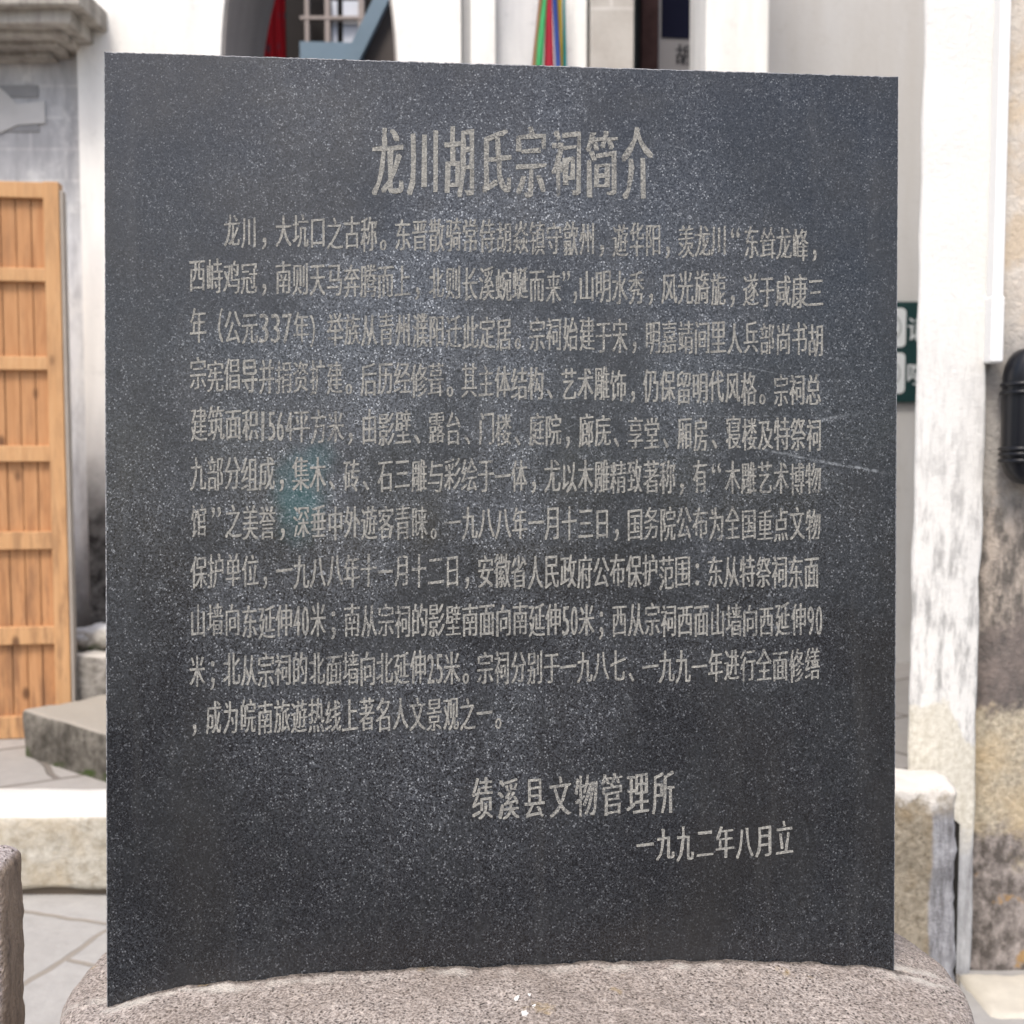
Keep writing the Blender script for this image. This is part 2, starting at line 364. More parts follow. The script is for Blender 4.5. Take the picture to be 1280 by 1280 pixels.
# doorway
YD = 5.4
dw = thing('doorway', (X(832, YD), YD, UPZ), 'dark doorway with a grey green post between the beige column and white pillar', 'doorway')
bm = bmesh.new(); box(bm, X(780, 6.6), X(960, 6.6), 6.6, 6.7, UPZ, 5.0); obj('inner_wall', bm, plain('maroon_dark_boards', (.05, .03, .03), .8, .2, .7, 3), dw)
bm = bmesh.new(); box(bm, X(786, YD)+.003, X(790.5, YD), YD-.06, YD+.12, UPZ, 5.0, bev=.006); obj('door_post', bm, plain('grey_green_paint', (.035, .05, .052), .5, .3), dw)
bm = bmesh.new(); box(bm, X(791, 5.9), X(797, 5.9), 5.9, 6.55, UPZ, 5.0); obj('jamb', bm, plain('black_green', (.012, .014, .014), .7, .2), dw)
bm = bmesh.new(); prism(bm, [(X(799, 6.4), 2.4), (X(799, 6.4), 3.6), (X(803, 6.4), 4.6), (X(822, 6.4), 4.6), (X(822, 6.4), Z(55, 6.4)), (X(824, 6.4), 2.4)], 6.38, 6.42); obj('curtain', bm, plain('dusty_rose_brown', (.12, .07, .068), .9, .1, .75, 14), dw)

# display board
YB = 5.55
db = thing('display_board', (X(852, YB), YB, UPZ), 'navy display board with pale caption strip in the dark doorway', 'display board')
xa, xb = X(824, YB, 40), X(905, YB, 40)
bm = bmesh.new(); box(bm, xa, xb, YB, YB+.03, UPZ+.9, 4.2); obj('board', bm, plain('pale_board', (.24, .23, .235), .5, .3, .1), db)
bm = bmesh.new(); prism(bm, [(X(826.5, YB, 40), Z(47, YB)), (X(827, YB, 0), 4.17), (xb-.01, 4.17), (xb-.01, Z(50, YB))], YB-.005, YB-.001); obj('navy_panel', bm, plain('navy_print', (.006, .007, .02), .85, .1, .1), db)
bm = bmesh.new(); box(bm, xa-.0, xa+.04, YB+.04, YB+.08, UPZ, UPZ+.9); box(bm, xb-.04, xb, YB+.04, YB+.08, UPZ, UPZ+.9); box(bm, xa, xb, YB+.035, YB+.06, UPZ+.85, UPZ+1.0); obj('stand', bm, DARKWOOD_SHADE, db)

# white pillar and far grey wall
YR = 4.7
pl = thing('white_pillar', (X(919, YR), YR, UPZ), 'broad whitewashed pillar between the dark doorway and the grey wall', 'pillar')
bm = bmesh.new(); box(bm, X(879, YR), X(957, YR), YR, YR+.45, UPZ-.02, 5.1, bev=.012); obj('shaft', bm, WHITE, pl)
bm = bmesh.new(); box(bm, X(879, YR)-.04, X(957, YR)+.04, YR-.04, YR+.49, UPZ-.02, UPZ+.18, bev=.015); obj('plinth', bm, STONEC.m, pl)
YG = 5.9
bm = bmesh.new(); box(bm, X(930, YG), X(1700, YG), YG, YG+.3, UPZ-.05, 5.2)
tag(obj('grey_wall', bm, PALEGREY, base=(X(1100, YG), YG, UPZ)), 'pale grey beige plaster wall behind the green notice sign', 'wall')

# ================================================================ LETTERING: glyph outlines from the built-in font
_gl = {}
def glyphs(chars):
    new = sorted(set(chars)-set(_gl)); tmp = []
    for ch in new:
        cu = bpy.data.curves.new('glyph', 'FONT'); cu.body = ch; cu.size = 1; cu.resolution_u = 3; cu.fill_mode = 'FRONT'; cu.offset = 0 if ch in '导昌' else -.006
        o = bpy.data.objects.new('glyph', cu); COL.objects.link(o); tmp.append((ch, o, cu))
    bpy.context.view_layer.update(); dg = bpy.context.evaluated_depsgraph_get()
    for ch, o, cu in tmp:
        me = bpy.data.meshes.new_from_object(o.evaluated_get(dg))
        vs = [v.co.to_2d() for v in me.vertices]; _gl[ch] = (vs, [tuple(p.vertices) for p in me.polygons])
        bpy.data.meshes.remove(me)
    for ch, o, cu in tmp: bpy.data.objects.remove(o); bpy.data.curves.remove(cu)
glyphs('国')
_v = _gl['国'][0]; EX0, EX1 = min(v.x for v in _v), max(v.x for v in _v); EY0, EY1 = min(v.y for v in _v), max(v.y for v in _v)
ECX, ECY, EM = (EX0+EX1)/2, (EY0+EY1)/2, (EY1-EY0)/.9
rnd = random.Random(5)
def put_glyph(bm, ch, c, u, v, nrm, wd, ht, fat=0., jit=0., lift=.0016, own_box=False):
    """write glyph ch centred at c in the plane u,v; own_box centres it by its outline (digits, quotes)"""
    glyphs(ch); vs, fs = _gl[ch]
    if not vs: return
    if own_box:
        x0, x1 = min(p.x for p in vs), max(p.x for p in vs); y0, y1 = min(p.y for p in vs), max(p.y for p in vs)
        q = [((p.x-(x0+x1)/2)/max(1e-6, x1-x0), (p.y-(y0+y1)/2)/max(1e-6, y1-y0)) for p in vs]
    else: q = [((p.x-ECX)/EM, (p.y-ECY)/EM) for p in vs]
    tilt = rnd.uniform(-.03, .03) if jit else 0
    jx = [(rnd.gauss(0, jit), rnd.gauss(0, jit)) for _ in q]
    for k, s in enumerate((-1, 0, 1) if fat else (0,)):
        vv = []
        for (a, b), (ja, jb) in zip(q, jx):
            aa = a*wd+s*fat+ja; bb = b*ht+jb+a*wd*(.10 if jit else 0)+tilt*a*wd
            vv.append(bm.verts.new(c+u*aa+v*bb+nrm*(lift+.00012*k)))
        for f in fs:
            try: bm.faces.new([vv[i] for i in f])
            except ValueError: pass

# ---- green sign on the grey wall
YS = YG-.03
sg = thing('notice_sign', (X(1132, YS), YS, Z(502, YS)), 'dark green notice sign with white icon squares on the grey wall', 'sign')
SG = plain('dark_green_enamel', (.012, .045, .046), .35, .4, .1); SW = plain('sign_white', (.7, .73, .74), .4, .3, .05); SI = plain('icon_grey', (.38, .42, .42), .5, .3)
bm = bmesh.new(); box(bm, X(1078, YS, 440), X(1196, YS, 440), YS, YS+.025, Z(503, YS), Z(377, YS), bev=.004); obj('board', bm, SG, sg)
def rrect(bm, x0, x1, z0, z1, r, y):
    p = []
    for (cx_, cz_, a0) in ((x1-r, z1-r, 0), (x0+r, z1-r, 90), (x0+r, z0+r, 180), (x1-r, z0+r, 270)):
        for k in range(6): a = R_(a0+18*k); p.append(bm.verts.new((cx_+r*math.cos(a), y, cz_+r*math.sin(a))))
    bm.faces.new(p[::-1])
for n_, (c, e) in enumerate(((385, 434), (441, 492))):
    x0, x1 = X(1084, YS, 440), X(1131.5, YS, 440); z0, z1 = Z(e, YS), Z(c, YS); mx, mz = (x0+x1)/2, (z0+z1)/2
    bm = bmesh.new(); rrect(bm, x0, x1, z0, z1, .024, YS-.003); ic = obj('icon_square', bm, SW, sg)
    bm = bmesh.new(); ro, ri = (.075, .066)
    for k in range(40):
        a, b = 2*math.pi*k/40, 2*math.pi*(k+1)/40
        bm.faces.new([bm.verts.new((mx+r*math.cos(t), YS-.005, mz+r*math.sin(t))) for r, t in ((ro, a), (ri, a), (ri, b), (ro, b))])
    obj('icon_ring', bm, SI, ic)
for ch, px, py in (('请', 1147, 412), ('喧', 1146, 468)):
    bm = bmesh.new(); put_glyph(bm, ch, at(px, py, YS-.004), Vector((1, 0, 0)), Vector((0, 0, 1)), Vector((0, -1, 0)), .105, .125, fat=.002)
    obj('lettering', bm, SW, sg)
# ---- caption on the display board
bm = bmesh.new()
for ch, px in (('胡', 854), ('氏', 873)):
    put_glyph(bm, ch, at(px, 69, YB-.003), Vector((1, 0, 0)), Vector((0, 0, 1)), Vector((0, -1, 0)),   .074, .1, fat=.003)
obj('caption_lettering', bm, plain('caption_black', (.03, .03, .035), .6, .2), db)

# ================================================================ CORNER HOUSE ON THE RIGHT
YC = 2.9
ch_ = thing('corner_house', (X(1240, YC), YC, 0), 'peeling white house corner with stained stone wall right of the tablet', 'house')
# front face: whitewashed strip, flaking to granular cream stone below
m = Mat('flaking_whitewash', .9, .15); x_, y_, z_ = m.xyz()
grain = m.noise(60, 6, .75); vert = m.noise(11, 6, .7, m.scale((3, 3, .7)))
base = m.mix(m.math('MULTIPLY', m.math('MULTIPLY', m.step(z_, 1.9, .9), m.ramp(vert, (.47, 0), (.62, 1))), .75), (.78, .768, .735), (.27, .265, .26))
cream = m.mix(m.ramp(grain, (.35, 0), (.7, 1)), (.78, .75, .66), (.5, .46, .37))
edge = m.math('ADD', z_, m.math('MULTIPLY', m.math('SUBTRACT', m.noise(9, 4), .5), .2))
edge = m.math('ADD', edge, m.math('MULTIPLY', m.step(x_, X(1190, YC)-X(1240, YC), X(1232, YC)-X(1240, YC)), .10))
c = m.mix(m.step(edge, .735, .715), base, cream)
grey = m.mix(m.ramp(vert, (.4, 0), (.65, 1)), (.5, .51, .53), (.2, .2, .22))
e2 = m.math('ADD', z_, m.math('MULTIPLY', m.math('SUBTRACT', m.noise(14, 5), .5), .3))
c = m.mix(m.math('MULTIPLY', m.step(e2, .44, .3), .85), c, grey)
m.col(c); m.bump(m.math('ADD', grain, vert), .5, .008); FLAKE = m.m
xa, xb = X(1143.5, YC, 640), X(1229, YC, 640)
bm = bmesh.new(); box(bm, xa, xb, YC, YC+1.6, -.05, 4.6, bev=.01); rough(bm, .006, 9, .09, 3); [setattr(v.co, 'x', v.co.x+(v.co.y-YC)*.40) for v in bm.verts if v.co.y > YC+.02]; obj('corner_strip', bm, FLAKE, ch_, smooth=True)
# stained right wall: beige plaster, grey band, mottled lichen, exposed cream stone, dark foot
m = Mat('stained_wall', .92, .15); x_, y_, z_ = m.xyz()
big = m.noise(4.5, 6, .7); mid = m.noise(17, 6, .7, m.scale((1, 1, .8))); fine = m.noise(75, 5, .7)
zz = m.math('ADD', z_, m.math('MULTIPLY', m.math('SUBTRACT', big, .5), .6))
top = m.mix(m.ramp(mid, (.4, 0), (.68, 1)), (.64, .57, .49), (.74, .69, .62))
top = m.mix(m.math('MULTIPLY', m.ramp(big, (.5, 0), (.62, 1)), .7), top, (.66, .53, .38))
greyb = m.mix(m.ramp(mid, (.35, 0), (.65, 1)), (.5, .47, .43), (.33, .31, .29))
c = m.mix(m.step(zz, 1.75, 1.55), top, greyb)
mott = m.mix(m.ramp(m.noise(22, 6, .68, m.scale((1.5, 1.5, .6))), (.40, 0), (.60, 1)), (.15, .135, .12), (.48, .415, .355))
c = m.mix(m.step(zz, 1.32, 1.18), c, mott)
darkb = m.mix(m.ramp(mid, (.35, 0), (.65, 1)), (.11, .10, .095), (.24, .2, .18))
c = m.mix(m.step(zz, .98, .84), c, darkb)
rawc = m.mix(m.ramp(fine, (.33, 0), (.66, 1)), (.62, .55, .42), (.3, .26, .2)); rawc = m.mix(m.math('MULTIPLY', m.ramp(m.noise(6, 4), (.45, 0), (.62, 1)), .6), rawc, (.56, .43, .26))
e3 = m.math('ADD', z_, m.math('MULTIPLY', m.math('SUBTRACT', m.noise(4.5, 6, .65), .5), .5))
e3 = m.math('ADD', e3, m.math('MULTIPLY', m.math('SUBTRACT', m.noise(26, 5, .7), .5), .16))
c = m.mix(m.step(e3, .74, .66), c, rawc)
foot = m.mix(m.ramp(m.noise(24, 6, .7, m.scale((1.2, 1.2, .8))), (.40, 0), (.64, 1)), (.12, .105, .095), (.40, .355, .33)); foot = m.mix(m.ramp(m.noise(13, 4), (.6, 0), (.68, 1)), foot, (.42, .27, .13))
c = m.mix(m.step(zz, .40, .30), c, foot)
m.col(c); m.bump(m.math('ADD', mid, fine), .7, .012); STAIN = m.m
bm = bmesh.new(); box(bm, xb-.004, xb+2.6, YC+.022, YC+1.6, -.05, 4.6); rough(bm, .010, 8, .09, 4); [setattr(v.co, 'x', v.co.x+(v.co.y-YC)*.40) for v in bm.verts if v.co.y > YC+.04]; obj('stained_wall', bm, STAIN, ch_, smooth=True)
PIPE = plain('white_plastic', (.82, .82, .81), .35, .4, .03)
Yq = YC-.028
bm = bmesh.new(); box(bm, X(1238, Yq, 400), X(1251.5, Yq, 400), Yq-.012, YC+.015, Z(454, Yq), 4.55, bev=.004, seg=3); bm2 = bmesh.new(); box(bm2, X(1190, 2.8, 1000), X(1200.5, 2.8, 1000), 2.8, YC-.004, -.02, Z(1030, 2.8)); obj('gap_shadow_bar', bm2, plain('gap_shadow_paint', (.03, .027, .024), .95, .05), ch_)  # dark bar stands in for the shadow in the gap beside the block
pipe = obj('cable_trunking', bm, PIPE, ch_)
bm = bmesh.new(); box(bm, X(1236.5, Yq, 400), X(1252.5, Yq, 400), Yq-.015, YC+.012, Z(453, Yq), Z(371, Yq), bev=.004, seg=3); obj('trunking_sleeve', bm, PIPE, pipe)

# ---- black ribbed casing on the stained wall
yc = 2.845
BLK = Mat('black_gloss', .28, .3); BLK.col(BLK.mix(BLK.noise(5), (.006, .0065, .009), (.012, .013, .017)))
bc_ = at(1318, 520, yc)
cas = thing('black_casing', (bc_.x, yc, Z(605, yc)), 'glossy black rounded casing with raised ribs hung on the stained wall', 'wall fixture')
hw = bc_.x-X(1255, 2.87, 520); zt, zb = Z(434, yc), Z(606, yc)
def capsule_rows(bm, prof, nx=24, dep=.07, cy=yc+.02):
    ring = []
    for (z, s) in prof:
        r = []
        for i in range(nx):
            a = 2*math.pi*i/nx; ca, sa = math.cos(a), math.sin(a)
            ex = math.copysign(abs(ca)**.38, ca); ey = math.copysign(abs(sa)**.6, sa)
            r.append(bm.verts.new((bc_.x+hw*s*ex, cy+dep*.75*(.4+.6*s)*ey, z)))
        ring.append(r)
    for a, b in zip(ring, ring[1:]):
        for i in range(nx): bm.faces.new((a[i], a[(i+1) % nx], b[(i+1) % nx], b[i]))
    bm.faces.new(ring[0][::-1]); bm.faces.new(ring[-1])
H_ = zt-zb; prof = []
for i in range(9): a = math.pi/2*i/8; prof.append((zb+.075*(1-math.cos(a)), .55+.45*math.sin(a)))
for i in range(9): a = math.pi/2*(1-i/8); prof.append((zt-.075*(1-math.cos(a)), .55+.45*math.sin(a)))
bm = bmesh.new(); capsule_rows(bm, prof); obj('casing_body', bm, BLK.m, cas, smooth=True)
for py in (480, 490.5, 561, 567.5, 576):
    z = Z(py, yc); bm = bmesh.new()
    capsule_rows(bm, [(z-.006, .99), (z-.004, 1.05), (z+.003, 1.05), (z+.006, .99)], dep=.074); obj('rib', bm, BLK.m, cas, smooth=True)
bm = bmesh.new(); box(bm, bc_.x-.05, bc_.x+.05, yc+.04, YC+.03, (zt+zb)/2-.06, (zt+zb)/2+.06); obj('bracket', bm, BLK.m, cas)

# ---- low stone block before the corner, and the pale footing stone
LOWST = granite('brown_rough_stone', (.36, .31, .23), (.27, .22, .16), (.1, .085, .065), (.24, .25, .28), 70, .45, bumpst=.9)
m = bpy.data.materials[LOWST.name]
bm = bmesh.new(); yb = 2.72
box(bm, X(1085, yb, 1000), X(1200, yb, 1000), yb, YC-.02, -.03, Z(985, yb), bev=.02, seg=4); rough(bm, .012, 11, .03, 6)
LB = Mat('pale_topped_stone', .92, .15); g1 = LB.noise(55, 6, .75)
c = LB.mix(LB.ramp(g1, (.36, 0), (.66, 1)), (.44, .385, .30), (.19, .16, .115)); c = LB.mix(LB.math('MULTIPLY', LB.ramp(LB.noise(7, 4), (.5, 0), (.66, 1)), .7), c, (.33, .25, .15))
xx, yy, zz = LB.xyz(); hi_z = Z(985, yb)
e = LB.math('ADD', zz, LB.math('MULTIPLY', LB.math('SUBTRACT', LB.noise(25, 5), .5), .13))
c = LB.mix(LB.step(e, hi_z-.055, hi_z-.015), c, (.74, .70, .64))  # paler towards the top, with a ragged edge
gb = LB.math('ADD', xx, LB.math('MULTIPLY', LB.math('SUBTRACT', LB.noise(11, 5), .5), .03))
c = LB.mix(LB.math('MULTIPLY', LB.step(gb, .05, .062), LB.step(zz, hi_z-.03, hi_z-.09)), c, LB.mix(LB.ramp(LB.noise(18, 5, .7, LB.scale((3, 3, .6))), (.4, 0), (.66, 1)), (.42, .42, .44), (.16, .155, .16)))
LB.col(c); LB.bump(g1, .9, .012)
tag(obj('stone_block', bm, LB.m, base=(X(1150, yb), yb, 0), smooth=True), 'upright brown stone block with paler top against the white house corner', 'stone block')
bm = bmesh.new(); p = at(1228, 1245, 2.72)
box(bm, X(1226, 2.72, 1245), X(1226, 2.72, 1245)+.42, 2.66, 2.885, -.03, Z(1246, 2.75), bev=.03, seg=4); rough(bm, .01, 9, .04, 8)
tag(obj('footing_stone', bm, plain('pale_footing', (.62, .58, .50), .9, .15, .3, 24), base=(X(1260, 2.72), 2.75, 0), smooth=True), 'low pale stone at the foot of the stained wall', 'stone')

# ================================================================ LEFT: DOOR, STEPS
YO = 4.4; DA = R_(8)
dx_r = X(83, YO, 600)
door = thing('wooden_door', (dx_r, YO, UPZ), 'honey brown plank door with cross rails standing against the limewashed wall', 'door')
def wood(name, a, b, dark, plank=.062, warm=1):
    m = Mat(name, .65, .25)
    v = m.scale((1, 1, 1), rot=(0, 0, -DA)); x, y, z = m.xyz(v)
    cell = m.math('FLOOR', m.math('DIVIDE', x, plank)); wn = m.n('ShaderNodeTexWhiteNoise', noise_dimensions='1D'); m.put(wn.inputs['W'], cell)
    cv = m.n('ShaderNodeCombineXYZ'); m.put(cv.inputs[0], m.math('MULTIPLY', x, 24.)); m.put(cv.inputs[1], m.math('MULTIPLY', wn.outputs[0], 30.)); m.put(cv.inputs[2], m.math('MULTIPLY', z, 1.6))
    g = m.noise(1.8, 6, .65, cv.outputs[0], 1.2)
    c = m.mix(m.ramp(g, (.32, 0), (.7, 1)), a, b)
    c = m.mix(m.math('MULTIPLY', wn.outputs[0], .3), c, dark)
    kv = m.scale((9, 9, 5)); kn = m.vor(1, kv); c = m.mix(m.math('MULTIPLY', m.ramp(kn, (.07, 1), (.17, 0)), .85), c, (.10, .045, .022))
    sv = m.noise(5, 5, .7, m.scale((5, 5, .8))); low = m.step(z, 1.3, .3)
    c = m.mix(m.math('MULTIPLY', m.ramp(sv, (.48, 0), (.64, 1)), m.math('ADD', m.math('MULTIPLY', low, .3), .25)), c, (.12, .062, .04))
    m.col(c); m.bump(g, .25, .004); return m.m
WP = wood('door_planks', (.53, .285, .135), (.39, .185, .08), (.27, .125, .055)); WR = wood('door_rails', (.58, .345, .17), (.49, .265, .12), (.33, .17, .085), plank=3)
DW = .86
def dbox(bm, x0, x1, y0, y1, z0, z1, bev=.003): box(bm, x0, x1, y0, y1, z0, z1, org=(dx_r, YO), ang=DA, bev=bev)
def dz(py): return Z(py, YO-.0, 50)
bm = bmesh.new(); n = 13
for k in range(n):
    w_ = (DW-.13)/n; dbox(bm, -DW+.078+k*w_+.0015, -DW+.078+(k+1)*w_-.0015, .012+.002*(k % 3 == 1), .04, UPZ+.02, dz(231), bev=.002)
obj('plank_panel', bm, WP, door)
top_z = dz(228)
bm = bmesh.new(); dbox(bm, -.057, 0, -.012, .055, UPZ, top_z); obj('stile', bm, WR, door)
bm = bmesh.new(); dbox(bm, -DW, -DW+.08, -.012, .055, UPZ, top_z); obj('stile', bm, WR, door)
for (a, b) in ((229, 249), (336, 353), (446, 463), (557, 577), (664, 686), (782, 804), (893, 924)):
    bm = bmesh.new(); dbox(bm, -DW+.08, -.0555, -.010, .035, max(dz(b), UPZ+.002), dz(a)); obj('rail', bm, WR, door)
bm = bmesh.new(); dbox(bm, .001, .013, -.006, .05, UPZ, top_z-.03); obj('edge_board', bm, plain('silvered_wood', (.5, .44, .38), .85, .1, .4), door)

STEP = granite('grey_step_stone', (.27, .255, .23), (.20, .185, .165), (.1, .095, .085), (.15, .14, .12), 60, .6, bumpst=.8)
def moss_on(mat_name, a, b):
    m = Mat(mat_name, .95, .1)
    g1 = m.noise(30, 6, .72); c = m.mix(m.ramp(g1, (.35, 0), (.68, 1)), a, b)
    c = m.mix(m.math('MULTIPLY', m.ramp(m.noise(6, 5), (.45, 0), (.65, 1)), .6), c, tuple(q*.42 for q in b))
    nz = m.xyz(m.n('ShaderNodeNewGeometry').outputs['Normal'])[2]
    c = m.mix(m.step(nz, .6, .9), c, tuple(min(.55, q*1.45) for q in a))  # tops painted lighter, as light from above would make them
    zz = m.xyz()[2]; e = m.math('ADD', zz, m.math('MULTIPLY', m.math('SUBTRACT', m.noise(9, 4), .5), .22))
    c = m.mix(m.math('MULTIPLY', m.step(e, .045, .015), m.ramp(m.noise(7, 3, .5, m.scale((1, 1, 1), (4, 4, 4))), (.46, 0), (.56, 1))), c, (.05, .075, .02)); m.col(c); m.bump(g1, .8, .012); return m.m
MS = moss_on('step_stone', (.235, .215, .185), (.075, .067, .055))
c0 = atz(27, 888, .41); ua = math.atan2(-.34, .44)
bm = bmesh.new(); box(bm, 0, .66, 0, .36, UPZ-.02, .41, org=(c0.x, c0.y), ang=ua, bev=.015, seg=3); rough(bm, .008, 7, .05, 11)
tag(obj('stone_step', bm, MS, base=(c0.x, c0.y, UPZ), smooth=True), 'grey stone step slab at the foot of the wooden door', 'step')
bm = bmesh.new(); box(bm, X(87, 4.42, 840), X(87, 4.42, 840)+.6, 4.44, 4.93, UPZ-.02, Z(818, 4.46), bev=.025, seg=3); rough(bm, .018, 8, .05, 12)
tag(obj('stone_block', bm, moss_on('upper_step', (.36, .335, .30), (.14, .125, .105)), base=(X(110, 4.4), 4.6, UPZ+.03), smooth=True), 'rough grey upper step stone beside the wooden door edge', 'step')
for k, (px, py, s, lab) in enumerate(((116, 806, .07, 'pale mossy rubble stone lying on the upper step'), (140, 800, .085, 'larger rubble stone on the upper step hidden by the tablet'))):
    p = at(px, py, 4.62); bm = bmesh.new(); bmesh.ops.create_icosphere(bm, subdivisions=4, radius=1)
    zt_ = Z(815, 4.5)
    for v in bm.verts: v.co = Vector((p.x+v.co.x*s*1.3, 4.60+v.co.y*s, zt_+s*.5+v.co.z*s*.62))
    rough(bm, .022, 9, .5, 20+k)
    tag(obj('rubble_stone', bm, moss_on('rubble'+'ab'[k], (.52, .49, .44), (.3, .28, .24)), base=(p.x, 4.66, zt_-.02), smooth=True), lab, 'stone')

# ---- granite post at lower left
GP = granite('pinkish_granite', (.33, .28, .265), (.46, .41, .395), (.07, .055, .05), (.2, .165, .14), 150, .35)
zt_ = Z(1064, 1.56)
bm = bmesh.new(); box(bm, -.5, 0, 0, .105, -.03, zt_, org=(X(1, 1.5, 1150), 1.5), ang=R_(5), bev=.022, seg=5); rough(bm, .006, 14, .02, 30)
GPm = Mat('post_granite', .85, .25); g0 = GPm.noise(170, 3, .6)
c = GPm.mix(GPm.ramp(g0, (.36, 0), (.64, 1)), (.56, .50, .485), (.24, .205, .195)); c = GPm.mix(GPm.ramp(GPm.vor(120), (.12, 1), (.25, 0)), c, (.06, .05, .045))
nx = GPm.xyz(GPm.n('ShaderNodeNewGeometry').outputs['Normal'])
c = GPm.mix(GPm.math('MULTIPLY', GPm.step(nx[0], .6, .95), .85), c, GPm.mix(GPm.ramp(GPm.noise(60, 5, .7, GPm.scale((1, 1, .4))), (.3, 0), (.7, 1)), (.46, .35, .25), (.17, .125, .09)))
GPm.col(c); GPm.bump(GPm.math('ADD', g0, GPm.noise(40, 5)), .7, .006)
tag(obj('granite_post', bm, GPm.m, base=(X(0, 1.5), 1.5, 0), smooth=True), 'rough granite post with a rounded top standing alone by the pale paving', 'post')

# ================================================================ THE TABLET AND ITS STONE BASE
D0 = 1.43; KT = math.tan(R_(3.65))
def tab(px, py):
    """point of the tablet's front plane under a sight line of the survey"""
    cx_ = (px-640)/F; return EYE+(D0/(1-KT*cx_))*sight(px, py)
U_ = (RIGHT+FWD*KT).normalized(); V_ = UP.copy(); N_ = U_.cross(V_).normalized()       # N_ points back at the viewer?
if N_.dot(EYE-tab(640, 640)) < 0: N_ = -N_
CONT = [tab(*c) for c in ((133, 1258), (190, 1240), (250, 1230), (330, 1222), (430, 1214), (560, 1208), (700, 1205), (800, 1202), (900, 1201), (960, 1200), (1050, 1205), (1118, 1214))]
Q = (.0064, 1.4663, .5827, .3828, .7446, .0695, 2.1306, 2.3088)
def mound(x, y):
    x0, y0, a, b, zt, c, n, m = Q
    r = (abs((x-x0)/a)**n+abs((y-y0)/b)**n)**(1/n)
    return zt-c+c*max(0, 1-min(r, 1)**m)**(1/m)
def contour(x):
    if x <= CONT[0].x: return CONT[0]
    for p, q in zip(CONT, CONT[1:]):
        if x <= q.x: return p.lerp(q, (x-p.x)/(q.x-p.x))
    return CONT[-1]
RES = [(p.x, p.z-mound(p.x, p.y)) for p in CONT]
def resid(x):
    if x <= RES[0][0]: return RES[0][1]*math.exp(-((x-RES[0][0])/.04)**2)
    for (a, ra), (b, rb) in zip(RES, RES[1:]):
        if x <= b: return ra+(rb-ra)*(x-a)/(b-a)
    return RES[-1][1]*math.exp(-((x-RES[-1][0])/.04)**2)
def ground_line(x): return 1.390+KT*x
def top(x, y):
    d_ = (y-ground_line(x)); z = mound(x, y)+resid(x)*math.exp(-(d_/.06)**2)
    p = Vector((x, y, 0))
    z += .0035*noise.noise(p*14)+.0025*noise.noise(p*37)+.0016*noise.noise(p*90)+.001*noise.noise(p*180)
    return z
base = thing('granite_pedestal', (Q[0], Q[1], 0), 'rounded pinkish grey granite base carrying the dark tablet', 'pedestal')
bm = bmesh.new(); NR, NA = 90, 360; rings = []
for i in range(1, NR+1):
    rho = (1-(1-i/NR)**1.6) if i < NR else 1.0
    ring = []
    for j in range(NA):
        a = 2*math.pi*j/NA; ca, sa = math.cos(a), math.sin(a)
        s = rho/(abs(ca)**Q[6]+abs(sa)**Q[6])**(1/Q[6])
        x, y = Q[0]+Q[2]*s*ca, Q[1]+Q[3]*s*sa; ring.append(bm.verts.new((x, y, top(x, y))))
    rings.append(ring)
for k in range(1, 25):
    t = k/24; ring = []
    for j in range(NA):
        v0 = rings[NR-1][j].co; g = 1+.012*noise.noise(Vector((j*.07, t*5, 2)))-.02*t*(1-t)
        ring.append(bm.verts.new((Q[0]+(v0.x-Q[0])*g, Q[1]+(v0.y-Q[1])*g, v0.z*(1-t)-.03*t)))
    rings.append(ring)
cv = bm.verts.new((Q[0], Q[1], top(Q[0], Q[1])))
for j in range(NA): bm.faces.new((cv, rings[0][j], rings[0][(j+1) % NA]))
for a, b in zip(rings, rings[1:]):
    for j in range(NA): bm.faces.new((a[j], b[j], b[(j+1) % NA], a[(j+1) % NA]))
def sp(px, py):
    p = atz(px, py, .735); return (p.x-Q[0], p.y-Q[1])
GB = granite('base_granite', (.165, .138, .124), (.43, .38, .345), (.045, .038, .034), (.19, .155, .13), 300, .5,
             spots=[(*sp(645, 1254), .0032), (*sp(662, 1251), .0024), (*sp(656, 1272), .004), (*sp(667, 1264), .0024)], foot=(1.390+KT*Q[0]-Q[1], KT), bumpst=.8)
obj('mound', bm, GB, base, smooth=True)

# ---- polished black granite tablet
TL, TR, BL, BR = tab(130, 64.5), tab(1123, 95.5), tab(133.5, 1275), tab(1117.5, 1275)
ORG = (BL+BR)/2; TH = .09
tabt = thing('stone_tablet', ORG, 'tall polished black granite tablet engraved with rows of Chinese writing', 'tablet')
m = Mat('black_granite', .3, .6)
o0 = tabt.location
def uv(px, py):
    p = tab(px, py)-o0; return p.dot(U_), p.dot(V_)
du = m.n('ShaderNodeVectorMath', operation='DOT_PRODUCT'); m.put(du.inputs[0], m.o); du.inputs[1].default_value = U_
dv = m.n('ShaderNodeVectorMath', operation='DOT_PRODUCT'); m.put(dv.inputs[0], m.o); dv.inputs[1].default_value = V_
uu, vv_ = du.outputs['Value'], dv.outputs['Value']
fl1 = m.noise(400, 2, .6); fl2 = m.vor(230); dens = m.noise(5.5, 4, .6); dens2 = m.noise(2.2, 3, .6, m.scale((1, 1, .8), (3.1, 1, 2)))
dn = m.math('ADD', m.math('MULTIPLY', dens, .6), m.math('MULTIPLY', dens2, .5))     
